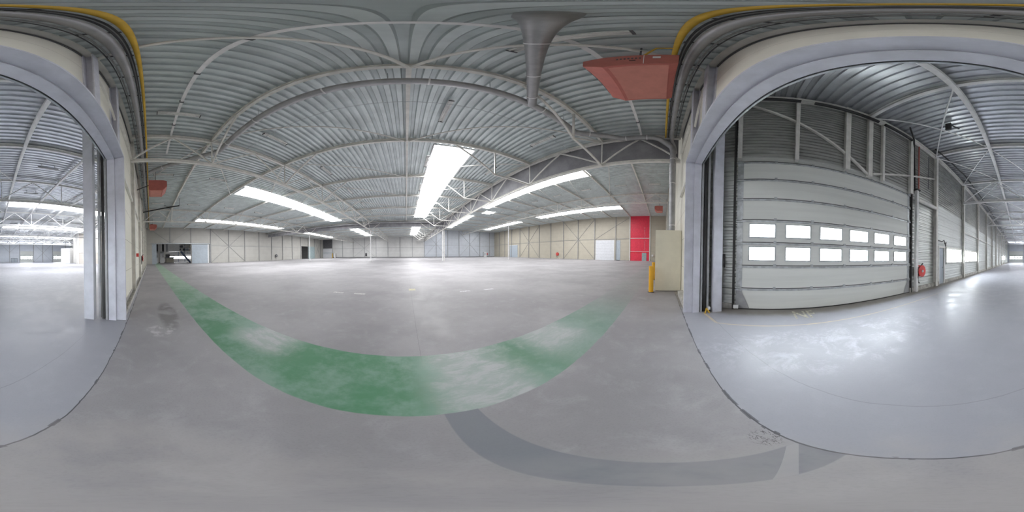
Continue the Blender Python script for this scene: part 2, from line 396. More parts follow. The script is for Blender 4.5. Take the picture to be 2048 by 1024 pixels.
# sheeting on the hall side of the wall between doorway and outer wall
def rails(): pass
post_n = {'left wall': 0, 'far wall': 0, 'right wall': 0, 'doorway wall': 0}
def wall_post(xy, ax, z1, where, desc, wd=.09, dp=.10, mat='beam_paint', xf=ident):
    k = post_n.get(where, 0); post_n[where] = k+1
    x_, y_ = xy; a = (x_-wd/2, x_+wd/2, y_-dp, y_) if ax == 'y' else (x_-dp, x_, y_-wd/2, y_+wd/2)
    mb = MB(xf)
    tk = .014                                     # rolled H section
    if ax == 'y': mb.box(a[0], a[1], a[2], a[2]+tk, -1, z1).box(a[0], a[1], a[3]-tk, a[3], -1, z1).box(x_-tk/2, x_+tk/2, a[2]+tk, a[3]-tk, -1, z1)
    else: mb.box(a[0], a[0]+tk, a[2], a[3], -1, z1).box(a[1]-tk, a[1], a[2], a[3], -1, z1).box(a[0]+tk, a[1]-tk, y_-tk/2, y_+tk/2, -1, z1)
    o = mb.build('wall_post', mat)
    return tag(o, desc, 'wall post', 'steel posts along the '+where)
for k, y_ in enumerate([2.9+3.09*i for i in range(13)]):
    if y_ < YF-1 and not (5.8 < y_ < 6.2 and False):
        if k == 0:
            struct(MB().box(XL, XL+.08, 2.86, 2.95, 1.85, ZD).build('trim_1', 'grey_steel')); continue
        if k == 9+1: pass
        wall_post((XL+.1, y_), 'x', ZD, 'left wall', f'slim steel post on the cream left wall, {ORD[k-1]} from the wide opening', mat='post_grey')
for k, y_ in enumerate([1.88, 5.02, 7.3, 10.95, 14.15, 17.25, 20.3, 23.4, 26.6, 29.7, 32.9, 36.0, 38.8]):
    wall_post((XR, y_), 'x', ZR, 'right wall', f'slim steel post on the beige right wall, {ORD[k]} from the doorway end', .10 if k > 1 else .12, .1, 'post_grey' if k > 1 else 'beam_white')
for k in range(15):
    x_ = -20.1+3.1*k-.0
    if x_ > XR-.5: break
    wall_post((x_, YF), 'y', ZD if x_ < 4.6 else ZR, 'far wall', f'slim steel post on the grey far wall, {ORD[k]} from its left end', .1, .1, 'grey_steel')
for k, x_ in enumerate([-4.78, -7.7, -10.8, -13.9, -17.0, -20.1]):
    wall_post((x_, YP+.11), 'y', ZD, 'doorway wall', f'grey steel post left of the doorway, {ORD[k]} from the frame', .12, .11)
for k, x_ in enumerate([7.7, 10.8, 13.9, 17.0, 20.1]):
    wall_post((x_, YP+.11), 'y', ZR, 'doorway wall', f'grey steel post right of the doorway behind the cabinet, {ORD[k]} out', .12, .11)
# horizontal girts and crossed wall braces, one object per wall
def bracing(name, segs, wd, mat, label, cat='wall brace'):
    mb = MB()
    for p, q in segs: mb.bar(p, q, wd, wd)
    return tag(mb.build(name, mat), label, cat)
def girt(p, q, label, mat='grey_steel', wd=.05): tag(MB().bar(p, q, wd, wd).build('wall_girt', mat), label, 'wall rail', 'horizontal rails on the hall walls')
girt((XL+.04, 9.1, 1.62), (XL+.04, 31.0, 1.62), 'thin mid height steel rail along the cream left wall')
girt((XL+.04, .1, 1.93), (XL+.04, 9.0, 1.93), 'sliding door rail over the wide opening in the left wall', 'galvanised', .13)
girt((XR-.04, 5.1, 2.42), (XR-.04, YF, 2.3), 'thin mid height steel rail along the beige right wall')
girt((XL, YF-.04, 1.55), (4.6, YF-.04, 1.55), 'thin mid height rail on the grey left part of the far wall')
girt((4.6, YF-.04, 2.0), (XR, YF-.04, 2.0), 'thin mid height rail on the bluish right part of the far wall')
for z_, nm in ((1.70, 'lower'), (3.25, 'upper')):
    girt((-23, YP+.035, z_), (JL-.3, YP+.035, z_), f'{nm} pale rail on the cream wall left of the doorway', 'beam_paint', .06)
    girt((JR+.4, YP+.035, z_), (4.5, YP+.035, z_), f'{nm} pale rail on the cream wall right of the doorway', 'beam_paint', .06)
def xbrace(a, b_, c_, label, wall):
    # a (start along), b_ (end along), c_=(z0, z1)
    if wall == 'L': P = lambda u_, z_: (XL+.05, u_, z_)
    elif wall == 'R': P = lambda u_, z_: (XR-.05, u_, z_)
    elif wall == 'N': P = lambda u_, z_: (u_, YP+.04, z_)
    else: P = lambda u_, z_: (u_, YF-.05, z_)
    bracing('cross_brace', [(P(a, c_[0]), P(b_, c_[1])), (P(a, c_[1]), P(b_, c_[0]))], .035, 'grey_steel', label)
xbrace(9.14, 15.3, (-.95, 4.1), 'large crossed steel brace on the cream left wall', 'L')
bracing('diagonal_brace', [((XL+.05, .5, 3.7), (XL+.05, 2.9, 2.0)), ((XL+.05, 2.9, 2.0), (XL+.05, 5.9, 4.1))], .035, 'grey_steel', 'shallow steel brace forming a V above the wide left opening')
xbrace(37, 40, (-.95, 3.8), 'narrow crossed brace at the far end of the cream left wall', 'L')
xbrace(10.95, 17.25, (-.95, 5.9), 'large crossed brace on the beige right wall beside the white door', 'R')
xbrace(23.4, 29.7, (-.95, 5.9), 'farther crossed brace on the beige right wall', 'R')
bracing('diagonal_brace', [((XR-.05, 10.9, 2.4), (XR-.05, 5.1, 5.8))], .035, 'grey_steel', 'single diagonal brace above the tall white door in the right wall')
xbrace(-14, -7.7, (-.95, 4.0), 'crossed brace on the grey far wall left of the middle', 'F')
xbrace(4.6, 10.8, (-.95, 5.8), 'crossed brace on the bluish far wall nearest the middle column', 'F')
xbrace(14.0, 20.3, (-.95, 5.8), 'crossed brace on the bluish far wall toward the right corner', 'F')
# wall base strips
struct(MB().box(XL, XL+.05, 9.2, 31, -1, -.9).build('baseboard_left', 'concrete')); struct(MB().box(XL, XR, YF-.05, YF, -1, -.88).build('baseboard_far', 'dark_grey'))
struct(MB().box(XR-.04, XR, 5.1, YF, -1, -.92).build('baseboard_right', 'concrete'))
tag(MB().box(-23, JL-.03, -.53, -.515, -1, -.90).box(-23, JL-.03, -.42, -.40, -1, -.93).box(-23, JL-.03, -.515, -.42, -1, -.985).build('kerb', 'concrete'), 'low concrete kerb along the wall left of the doorway', 'kerb')
tag(MB().box(JR+.03, 4.0, -.53, -.40, -1, -.88).build('kerb', 'concrete'), 'short raised kerb between the doorway frame and the cream cabinet', 'kerb')

# ------------------------------------------------------------------ doorway frame
fr = thing('doorway_frame', (0, -.5, -1), 'large pale grey steel frame of the open doorway between both halls', 'door frame')
for sx, X, nm in ((-1, JL, 'left'), (1, JR, 'right')):
    MB().box(X, X+sx*.045, -.518, -.375, -1, ZH+.04).build('jamb', 'frame_paint', fr)
    MB().box(X-sx*.03, X+sx*.03, -.638, -.520, -1, ZH).build('inner_jamb', 'frame_paint', fr)
    MB().box(X-sx*.036, X-sx*.031, -.632, -.526, -1, .32).build('kick_plate', 'frame_paint', fr)
    t_ = MB().box(X-sx*.03, X+sx*.04, -.682, -.650, -1, ZH).build('guide_channel', 'grey_steel', fr)
    MB().box(X-sx*.0, X+sx*.04, -.75, -.705, -1, ZH+.5).build('rubber_seal', 'black', t_)
    MB().box(X-sx*.02, X+sx*.04, -.80, -.765, -.98, ZH+.5).build('guide_rail', 'grey_steel', t_)
MB().box(JL-.045, JR+.045, -.518, -.375, ZH, ZH+.045).build('header', 'frame_paint', fr)
MB().box(JL-.0, JR+.0, -.638, -.520, ZH-.03, ZH+.03).build('inner_header', 'frame_paint', fr)
MB().box(JL, JR, -.682, -.662, ZH-.01, ZH+.2).build('header_track', 'galvanised', fr)
MB().box(JL, JR, -.660, -.640, ZH+.02, ZH+.2).build('rubber_seal', 'black', fr)
for X, sx, nm in ((JL+.02, -1, 'left'), (JR-.02, 1, 'right')):
    o = MB().box(X-.06, X+.06, -1.02, -1.004, -1, 4.3).box(X-.06, X+.06, -.876, -.86, -1, 4.3).box(X-sx*.06, X-sx*.046, -1.004, -.876, -1, 4.3).build('steel_column', 'frame_paint')
    tag(o, f'pale grey steel column standing just behind the {nm} jamb of the doorway', 'column')
tag(MB().box(JR-.07, JR-.04, -.96, -.90, .50, .58).build('switch_box', 'white'), 'tiny white sensor box on the column behind the right jamb', 'sensor')
c1 = thing('door_stop', (2.66, -.78, -1), 'small yellow steel stop at the foot of the right jamb', 'door stop')
MB().bar((2.60, -.72, -1), (2.66, -.76, -.93), .02, .02).bar((2.60, -.80, -1), (2.66, -.76, -.93), .02, .02).build('bracket', 'yellow_gas', c1)
MB().box(2.63, 2.70, -.82, -.78, -.95, -.90).build('pad', 'white', c1)
for x_, nm in ((-1.35, 'second from the left'), (-2.33, 'leftmost'), (1.75, 'second from the right'), (2.52, 'rightmost')):
    sg = 1 if x_ < 0 else -1
    o = MB().box(x_-.07, x_+.07, -.435, -.42, ZH+.045, 4.09).box(x_-.07, x_+.07, -.53, -.515, ZH+.045, 4.09).box(x_-.008, x_+.008, -.515, -.435, ZH+.045, 4.09).build('stub_column', 'frame_paint')
    tag(o, f'short steel post rising from the doorway header to the eaves beam, {nm}', 'post', 'short posts above the doorway')
tag(MB().bar((-2.27, -.46, 2.6), (-1.42, -.46, 3.1), .03, .03).build('knee_brace', 'beam_paint'), 'short diagonal strut between the posts above the doorway, left end', 'brace')
tag(MB().bar((2.46, -.46, 2.5), (1.81, -.46, 3.5), .03, .03).build('knee_brace', 'beam_paint'), 'short diagonal strut between the posts above the doorway, right end', 'brace')
tag(MB().ibeam((-23, -.47, 4.145), (4.6, -.47, 4.145), .075, .13, .014).build('eaves_beam', 'beam_paint'), 'long pale steel eaves beam running above the doorway wall', 'beam')
tag(MB().bar((JR+.05, -.39, 1.25), (JR+.75, -.50, 1.25), .05, .06).build('strut', 'frame_paint'), 'short horizontal strut between right jamb and cream wall', 'strut')

struct(MB().box(-23, 4.6, YP, YP+.012, 3.98, 4.09).build('gap_shade', 'dark_grey'))  # dark strip painting the shadow in the gap between cream wall and eaves beam
# ------------------------------------------------------------------ roof beams, girders, columns
def haunch_left(o, y_):
    MB().bar((-4.5, y_, 3.1), (-3.0, y_, 4.10), .045, .05).build('knee_brace', 'beam_paint', o)
def haunch_right(o, y_):
    a, b_, c_, dd = (1.6, y_, 4.08), (3.02, y_, 3.03), (4.7, y_, 3.03), (4.6, y_, 4.05)
    MB().bar(a, b_, .045, .05).build('knee_brace', 'beam_paint', o)
    MB().bar(b_, c_, .05, .05).build('lower_strut', 'beam_paint', o)
    MB().bar(b_, (3.02, y_, 4.1), .04, .04).build('hanger', 'beam_paint', o)
    MB().bar((3.05, y_, 3.06), dd, .04, .04).build('diagonal', 'beam_paint', o)
for j, y_ in enumerate(BY):
    c_ = thing('roof_beam', (0, y_, 4.1), f'pale roof beam across the centre bay, {ORD[j]} from the doorway wall', 'roof beam', 'roof beams of the centre bay')
    MB().ibeam((-4.5, y_, 4.17), (4.7, y_, 4.17), .075, .14).build('beam', 'beam_paint', c_)
    if j: haunch_left(c_, y_)
    else: haunch_left(c_, y_)
    haunch_right(c_, y_)
    c_ = thing('roof_beam', (-13.8, y_, 4.1), f'pale roof beam across the two left bays, {ORD[j]} from the doorway wall', 'roof beam', 'roof beams of the left bays')
    MB().ibeam((XL, y_, 4.17), (-4.5, y_, 4.17), .075, .14).build('beam', 'beam_paint', c_)
    for a in ((-13.75, -12.4), (-13.75, -15.1)): MB().bar((a[0], y_, 3.1), (a[1], y_, 4.1), .045, .05).build('knee_brace', 'beam_paint', c_)
    o = MB().ibeam((4.7, y_, ZR-.08), (XR, y_, ZR-.08), .075, .14).build('roof_beam', 'beam_paint')
    tag(o, f'pale roof beam across the high right bay, {ORD[j]} from the doorway wall', 'roof beam', 'roof beams of the high right bay')
def girder(x_, y0, ys, y1, zb, zt, label, mat='beam_paint', xf=ident, grp='lattice girders carrying the roof beams'):
    o = thing('lattice_girder', xf((x_, (y0+y1)/2, zb)), label, 'girder', grp)
    MB(xf).ibeam((x_, y0, zb), (x_, y1, zb), .09, .10, .014).build('bottom_chord', mat, o)
    MB(xf).ibeam((x_, y0, zt), (x_, y1, zt), .10, .12, .014).build('top_chord', mat, o)
    prev = y0; lo = zb+.04; hi = zt-.05
    for yy in ys + [y1]:
        mid = (prev+yy)/2
        MB(xf).bar((x_, prev, lo), (x_, mid, hi), .04, .045).build('diagonal', mat, o)
        MB(xf).bar((x_, mid, hi), (x_, yy, lo), .04, .045).build('diagonal', mat, o)
        if yy < y1-.01: MB(xf).bar((x_, yy, lo), (x_, yy, hi), .035, .035).build('post', mat, o)
        prev = yy
    return o
nm = ['left of the two left bays', 'between left bays and centre bay', 'right of the centre bay at the grey curtain', 'in the middle of the high right bay']
for i, x_ in enumerate(G):
    zb, zt = (3.05, 4.12) if i < 3 else (4.9, 5.85)
    girder(x_, YP+.05, BY[:6], YC, zb, zt, f'lattice girder {nm[i]}, nearer half')
    girder(x_, YC, BY[7:], YF, zb, zt, f'lattice girder {nm[i]}, half beyond the column')
    o = thing('steel_column', (x_, YC, -1), f'slender steel column standing on the open floor, {("leftmost", "second from left", "thick one second from right", "rightmost")[i]}', 'column', 'free standing columns in the hall')
    wd = .13 if i == 2 else .09; zt_ = zb-.05
    MB().box(x_-wd/2, x_+wd/2, YC-wd/2, YC-wd/2+.015, -1, zt_).box(x_-wd/2, x_+wd/2, YC+wd/2-.015, YC+wd/2, -1, zt_).box(x_-.01, x_+.01, YC-wd/2+.015, YC+wd/2-.015, -1, zt_).build('shaft', 'beam_white', o)
    if i == 2: MB().box(x_+.16, x_+.24, YC-.05, YC+.05, -1, zt_).build('side_pipe', 'beam_paint', o)
    MB().box(x_-.12, x_+.12, YC-.12, YC+.12, -1, -.985).build('base_plate', 'grey_steel', o)
# ridge tie and thin wind bracing under the deck
tag(MB().box(.03, .10, 1.9, YC, 4.12, 4.20).build('ridge_tie', 'beam_paint'), 'pale tie running along the middle of the centre bay roof', 'roof tie')
def rod(p, q, label, r=.022, mat='beam_paint'): tag(MB().tube([p, q], r, 6).build('brace_rod', mat), label, 'bracing rod', 'thin wind bracing rods under the roof')
rod((.05, 1.86, 4.08), (-1.5, YP, 4.08), 'thin roof bracing rod from the first beam to the doorway wall, left', .034)
rod((.1, 1.86, 4.08), (1.95, YP, 4.08), 'thin roof bracing rod from the first beam to the doorway wall, right', .034)
for j in range(1, 7):
    rod((.02, BY[j], 4.08), (-4.45, BY[j-1], 4.08), f'thin roof bracing rod left of the centre tie, {ORD[j-1]} bay out')
    rod((.12, BY[j], 4.08), (4.6, BY[j-1], 4.08), f'thin roof bracing rod right of the centre tie, {ORD[j-1]} bay out')
for j in range(1, 5):
    rod((-4.6, BY[j-1], 4.08), (-9.1, BY[j], 4.08), f'thin bracing rod in the left bay beside the girder, {ORD[j-1]} bay out')
rod((-4.6, 1.86, 4.08), (-9.0, YP, 4.08), 'thin bracing rod in the left bay running back to the doorway wall')
for j in range(1, 5):
    rod((5.0, BY[j-1], 5.88), (14.8, BY[j], 5.88), f'thin bracing rod under the high right bay, {ORD[j-1]} bay out')
# cable conduit with clamps across the first bay
o = thing('cable_conduit', (0, .64, 4.1), 'thin grey conduit crossing the ceiling in front of the first beam', 'conduit')
MB().box(-5.6, 4.6, .61, .67, 4.14, 4.17).build('conduit', 'beam_white', o)
for x_ in (-3.9, -2.9, -1.9, -.8, 2.3, 3.9): MB().box(x_-.02, x_+.02, .60, .68, 4.13, 4.22).build('clamp', 'dark_grey', o)
rod((-4.4, 2.9, 3.9), (4.6, 2.9, 3.9), 'thin suspended wire parallel to the grey duct', .008, 'galvanised')

# ------------------------------------------------------------------ smoke curtains
def curtain(p, q, z0, z1, label):
    mb = MB(); p = Vector(p); q = Vector(q); L = (q-p).length; N = int(L/.25); dd = (q-p).normalized(); nn = dd.cross(Vector((0, 0, 1))); vs = []
    random.seed(7)
    for i in range(N+1):
        for k in range(4):
            a = p+dd*L*i/N + nn*(random.uniform(-.02, .02)); vs.append((a.x, a.y, z1+(z0-z1)*k/3 + (random.uniform(-.015, .015) if k else 0)))
    fs = [(i*4+k, i*4+k+1, (i+1)*4+k+1, (i+1)*4+k) for i in range(N) for k in range(3)]
    mb.add(vs, fs, True); vs2 = [(v[0]+nn.x*.02, v[1]+nn.y*.02, v[2]) for v in vs]; mb.add(vs2, [tuple(reversed(f)) for f in fs], True)
    mb.add([vs[i*4+3] for i in range(N+1)]+[vs2[i*4+3] for i in range(N+1)], [(i, i+1, N+2+i, N+1+i) for i in range(N)])
    tag(mb.build('smoke_curtain', 'curtain'), label, 'smoke curtain')
curtain((4.84, YP+.1, 0), (4.84, YF, 0), 3.22, 4.20, 'long dark grey smoke curtain hanging along the right girder')
curtain((XL, YC+.16, 0), (4.7, YC+.16, 0), 3.42, 4.16, 'dark grey smoke curtain hanging across the hall at the column row')

# ------------------------------------------------------------------ strip lights
def strip_light(x_, y_, z_, label, ln=.95):
    o = thing('strip_light', (x_, y_, z_), label, 'light', 'twin tube strip lights under the deck')
    MB().box(x_-.055, x_+.055, y_, y_+ln, z_+.03, z_+.06).bar((x_, y_+.05, z_+.05), (x_, y_+.05, z_+.25), .01, .01).bar((x_, y_+ln-.05, z_+.05), (x_, y_+ln-.05, z_+.25), .01, .01).build('housing', 'tube_white', o)
    for s_ in (-.03, .03): MB().tube([(x_+s_, y_+.01, z_+.012), (x_+s_, y_+ln-.01, z_+.012)], .013, 8).build('tube', 'tube_white', o)
    for e in (0, ln-.02): MB().box(x_-.055, x_+.055, y_+e, y_+e+.02, z_-.005, z_+.03).build('end_cap', 'dark_grey', o)
    return o
rows = [(.85, 4.1, 'centre row'), (-3.37, 4.1, 'row left of centre'), (3.7, 4.1, 'row right of centre'), (-7.4, 4.1, 'row past the first left girder'), (-12.1, 4.1, 'row before the second left girder'),
        (-16.6, 4.1, 'row past the second left girder'), (-21, 4.1, 'row nearest the left wall'), (8.2, 5.85, 'first row of the high bay'), (12.7, 5.85, 'second row of the high bay'), (17.2, 5.85, 'third row of the high bay'), (22.0, 5.85, 'row nearest the right wall')]
sl = None
for x_, z_, nmr in rows:
    for j in range(8):
        y_ = .2 if j == 0 else 2.9+3.11*(j-1)
        lab = f'white twin tube strip light, {nmr}, {ORD[j]} from the doorway wall'
        if x_ == 3.7 and j == 0: continue
        if sl is None: sl = strip_light(x_, y_, z_, lab); s0 = (x_, y_, z_)
        else: dup(sl, (x_-s0[0], y_-s0[1], z_-s0[2]), lab)

# ------------------------------------------------------------------ red unit heaters
def heater(ox, oy, oz, flip, label, marks=False):
    o = thing('unit_heater', (ox, oy, oz), label, 'heater', 'red unit heaters hung under the roof')
    lx, ly, hz = .86, .62, .52                    # along x, along y, height; outlet bevel towards +y
    x0, x1, y0, y1 = ox-lx/2, ox+lx/2, oy-ly/2, oy+ly/2; b_ = .06
    # body: side profile in y-z with sloping outlet hood
    prof = [(y0, oz+b_), (y0+b_, oz), (y1-.02, oz), (y1+.16, oz+.20), (y1+.16, oz+hz-.05), (y1, oz+hz), (y0, oz+hz)]
    mb = MB(); nP = len(prof); vs = [(x0, a, c_) for a, c_ in prof]+[(x1, a, c_) for a, c_ in prof]
    mb.add(vs, [tuple(range(nP)), tuple(reversed(range(nP, 2*nP)))] + [(i, i+nP, (i+1) % nP+nP, (i+1) % nP) for i in range(nP)]); mb.build('casing', 'heater_red', o)
    MB().box(x0+.03, x1-.03, y0+.07, y1-.06, oz-.008, oz).build('bottom_panel', 'heater_light', o)
    g_ = MB()
    for k in range(6): g_.box(x0+.1, x1-.1, y1+.155, y1+.175, oz+.24+k*.035, oz+.25+k*.035)
    g_.build('outlet_louvre', 'dark_grey', o)
    MB().tube([(ox, oy-.05, oz+hz), (ox, oy-.05, oz+hz+.10)], .14, 20).build('flue_collar', 'black', o)
    for a in (x0+.08, x1-.08):
        MB().bar((a, oy, oz+hz), (a, oy, 4.3 if oz < 3.5 else 6.1), .015, .015).build('hanger_rod', 'dark_grey', o)
    if marks:
        g_ = MB()
        for k in range(7): g_.box(x0-.006, x0, oy-.02+k*.03, oy-.005+k*.03, oz+.30, oz+.36)
        g_.build('vent_slots', 'dark_grey', o)
        MB().box(x0-.006, x0, y0+.14, y0+.20, oz+.3, oz+.40).box(x0-.007, x0, oy-.045, oy-.04, oz+.02, oz+hz-.02).build('label_plate', 'white', o)
        MB().box(x0-.008, x0, oy+.02, oy+.07, oz+.2, oz+.22).build('badge', 'black', o)
    return o
heater(1.69, .23, 3.0, 0, 'large red unit heater hanging nearest overhead, right of the camera', True)
heater(-7.3, .30, 3.0, 0, 'red unit heater hung along the left part of the doorway wall, nearer one')
heater(-17.6, .30, 3.0, 0, 'small looking red unit heater hung far left near the left wall')
heater(16.0, .30, 4.3, 0, 'red unit heater hung high in the right bay')
tag(MB().bar((-7.1, YP, 3.12), (-7.1, .02, 3.36), .03, .03).build('heater_bracket', 'black'), 'black steel bracket tying the left heater to the wall', 'bracket')

# ------------------------------------------------------------------ ducts and pipes
def duct(pts, r, bands, label, name='ventilation_duct', mat='duct', nseg=20, hang=()):
    o = thing(name, pts[0], label, 'pipe')
    MB().tube(pts, r, nseg).build('pipe', mat, o)
    for (i, f) in bands:
        a = Vector(pts[i]); b_ = Vector(pts[i+1]); c_ = a.lerp(b_, f); dd = (b_-a).normalized()*.012
        MB().tube([c_-dd, c_+dd], r*1.06, nseg).build('joint_band', 'band_white', o)
    for x_, y_, z_ in hang: MB().tube([(x_, y_, z_), (x_, y_, 4.25)], .006, 6).build('hanger_rod', 'galvanised', o)
    return o
ZP = 3.74
duct([(-6.4, .05, ZP-.1), (-6.3, .25, ZP), (-5.5, 1.2, ZP), (-4.75, 1.95, ZP), (-4.45, 2.12, ZP), (3.5, 2.12, ZP+.05), (3.72, 2.0, ZP+.1), (4.22, 1.3, ZP+.1), (4.34, 1.1, ZP+.1), (4.38, .3, ZP+.1), (4.44, .12, ZP+.07), (4.66, -.2, ZP-.1), (4.68, -.26, ZP-.3), (4.68, -.27, .66)],
     .085, [(1, .3), (4, .06), (4, .22), (4, .42), (4, .6), (4, .85), (6, .2), (8, .1), (8, .8), (12, .12), (12, .45), (12, .93)],
     'long dark grey round duct crossing the hall and dropping to the cabinet', hang=((-2.6, 2.12, ZP), (-.2, 2.12, ZP), (1.2, 2.12, ZP), (3.0, 2.12, ZP)))
duct([(2.02, 2.10, ZP), (1.2, 1.22, ZP+.02), (.42, .40, ZP+.04), (.34, .32, ZP+.1), (.32, .30, 4.3)], .085, [(0, .25), (0, .8), (1, .55)], 'grey round duct branch running overhead toward the camera')
tag(MB().tube([(-22, -.20, 3.9), (4.4, -.20, 3.9), (4.62, -.22, 3.85), (4.72, -.3, 3.7), (4.72, -.34, 3.4)], .055, 14).build('drain_pipe', 'duct'), 'slim dark grey pipe running overhead along the doorway wall', 'pipe')
gp = thing('gas_pipe', (0, -.05, 3.97), 'yellow gas pipe running overhead along the doorway wall', 'pipe')
MB().tube([(-22.5, -.055, 3.98), (4.55, -.045, 3.98)], .026, 12).build('pipe', 'yellow_gas', gp)
MB().tube([(1.25, -.05, 3.98), (1.25, .1, 3.98), (1.3, .2, 3.55)], .014, 8).build('branch', 'yellow_gas', gp)
for k, (y_, r) in enumerate(((-.10, .008), (-.115, .008), (-.13, .01), (-.30, .012), (-.33, .008))):
    tag(MB().tube([(-22, y_, 4.02), (4.6, y_, 4.02)], r, 6).build('conduit', ('dark_grey', 'grey_steel')[k % 2]), f'thin conduit running overhead beside the yellow gas pipe, {ORD[k]} toward the wall', 'conduit')
rb = thing('pipe_rack', (-8, -.2, 4.04), 'row of dark brackets carrying the conduits along the doorway wall', 'bracket')
for k in range(40): MB().box(-20+k*.62, -19.97+k*.62, -.34, -.08, 4.04, 4.06).build('bracket', 'dark_grey', rb)
tag(MB().tube([(XL+.2, YC-.35, 3.95), (4.5, YC-.35, 3.95)], .09, 14).build('ventilation_duct', 'duct'), 'dark round duct crossing the hall in front of the far smoke curtain', 'pipe')
tag(MB().bar((-11.7, YP, 3.3), (-11.2, 2.1, 3.7), .07, .07).bar((-11.2, 2.1, 3.7), (-11.2, 2.1, 4.3), .02, .02).build('strut', 'black'), 'dark slanted strut under the roof beyond the left heater', 'strut')
for k, (x_, y_, r) in enumerate(((5.6, -.40, .03), (6.2, -.40, .02), (6.9, -.41, .03), (8.6, -.40, .04), (11.5, -.40, .03))):
    tag(MB().tube([(x_, y_, -1), (x_, y_, 3.9)], r, 8).build('riser_pipe', 'grey_steel'), f'grey vertical riser on the wall behind the cream cabinet, {ORD[k]} out', 'pipe')
tag(MB().tube([(6.3, -.36, -1), (6.3, -.36, 5.9)], .025, 8).build('gas_riser', 'yellow_gas'), 'thin yellow vertical pipe behind the big grey drop duct', 'pipe')

# ------------------------------------------------------------------ cream cabinet and bollards
cb = thing('utility_cabinet', (4.8, -.17, -1), 'tall plain cream cabinet standing against the wall right of the doorway', 'cabinet')
MB().box(4.40, 5.5, -.52, .18, -.985, .67).build('body', 'cream_box', cb)
MB().box(4.395, 4.40, -.515, .175, -.97, .66).build('front_panel', 'cream_box', cb)
MB().box(4.42, 5.48, -.50, .16, -1, -.985).build('plinth', 'dark_grey', cb)
def bollard(x_, y_, label):
    o = thing('bollard', (x_, y_, -1), label, 'bollard', 'yellow steel bollards by the cabinet')
    MB().tube([(x_, y_, -1), (x_, y_, -.32), (x_, y_, -.30)], .062, 24).build('post', 'yellow', o)
    MB().tube([(x_, y_, -1), (x_, y_, -.985)], .085, 20).build('base_ring', 'dark_grey', o)
bollard(4.25, .275, 'bright yellow steel bollard standing in front of the cream cabinet, nearer one')
bollard(6.4, .33, 'bright yellow steel bollard partly hidden behind the cream cabinet, farther one')

# ------------------------------------------------------------------ doors in the main hall
def leaf(name, box, mat, parent_label=None, extras=(), struct_=True):
    o = MB().box(*box).build(name, mat)
    if struct_: struct(o)
    return o
o = leaf('door_1', (XL+.0, XL+.07, 6.1, 8.7, -1, 1.80), 'grey_door'); MB().box(XL+.07, XL+.09, 8.55, 8.72, -1, 1.8).build('edge_strip', 'white', o)
tag(MB().box(XL+.0, XL+.1, 8.85, 9.0, -1, 1.85).build('guide_post', 'grey_steel'), 'grey guide post right of the sliding door in the left wall', 'post')
o = leaf('door_2', (XR-.05, XR, 7.55, 10.8, -1, 2.25), 'white_door')
for z_ in [-1+.46*k for k in range(1, 7)]: MB().box(XR-.054, XR-.05, 7.55, 10.8, z_-.008, z_+.008).build('panel_seam', 'galvanised', o)
o = leaf('door_3', (XR-.04, XR, 6.55, 7.2, -1, 2.2), 'grey_door')
o = leaf('door_4', (XR-.05, XR, 2.4, 3.1, -1, .25), 'teal_door'); MB().box(XR-.07, XR-.05, 2.46, 2.52, -.35, -.33).build('handle', 'galvanised', o)
o = leaf('door_5', (XR-.06, XR, 30.6, 33.8, -1, 2.0), 'grey_door'); MB().box(XR-.08, XR-.06, 30.5, 33.9, 2.0, 2.06).build('frame', 'beam_white', o)
o = leaf('door_6', (XL, XL+.1, 34.0, 36.9, -1, 2.05), 'teal_door')
for k in range(6): MB().box(XL+.1, XL+.104, 34.3+.45*k, 34.32+.45*k, -1, 2.0).build('panel_seam', 'grey_steel', o)
# far wall left: dark sheeted strip with white sectional door
struct(MB().box(-23.1, -20.2, YF-.04, YF, 1.7, ZD).build('trim_2', 'dark_grey'))
o = leaf('door_7', (-23.1, -20.2, YF-.06, YF, -1, 1.65), 'white_door')
MB().box(-23.05, -20.25, YF-.07, YF-.06, .25, .6).build('window_strip', 'pane', o)
tk = thing('water_tank', (-19.2, YF-.6, -1), 'small white upright tank by the far wall near its left corner', 'tank')
MB().tube([(-19.1, YF-.6, -1), (-19.1, YF-.6, .25)], .28, 18).build('vessel', 'white', tk); MB().box(-19.9, -19.7, YF-.7, YF-.5, -1, .3).build('stand', 'yellow_gas', tk)
fz = thing('white_cabinet', (21.6, YF-.5, -1), 'small white upright cabinet by the bluish far wall near the right corner', 'cabinet')
MB().box(21.2, 22.0, YF-.8, YF-.2, -1, .35).build('body', 'white', fz); MB().box(21.25, 21.6, YF-.82, YF-.8, -.6, .1).build('panel', 'grey_door', fz)

def hose_reel(c, nrm, r, label, mat='red'):
    c = Vector(c); nrm = Vector(nrm).normalized(); o = thing('hose_reel', tuple(c), label, 'hose reel')
    MB().tube([c+nrm*.05, c+nrm*.07], r, 28).build('front_disc', mat, o)
    MB().tube([c+nrm*.17, c+nrm*.19], r, 28).build('rear_disc', mat, o)
    MB().tube([c+nrm*.07, c+nrm*.17], r*.72, 24).build('coiled_hose', 'black', o)
    MB().tube([c, c+nrm*.21], r*.22, 16).build('hub', 'galvanised', o)
    a = nrm.cross(Vector((0, 0, 1)))
    MB().tube([c+a*r*.7+nrm*.12, c+a*r*.8+nrm*.12-Vector((0, 0, r)), c+a*r*.5+nrm*.1-Vector((0, 0, r*1.9)), c+a*-r*.2+nrm*.05-Vector((0, 0, r*2.1))], .02, 8).build('loose_hose', 'black', o)
    MB().bar(c, c+nrm*.2+Vector((0, 0, r*1.3)), .03, .03).build('bracket', 'dark_grey', o)
hose_reel((XR-.02, 18.6, -.1), (-1, 0, 0), .3, 'small red hose reel on the beige right wall')
hose_reel((22.4, YF-.02, -.2), (0, -1, 0), .28, 'red hose reel on the bluish far wall beside the white cabinet')
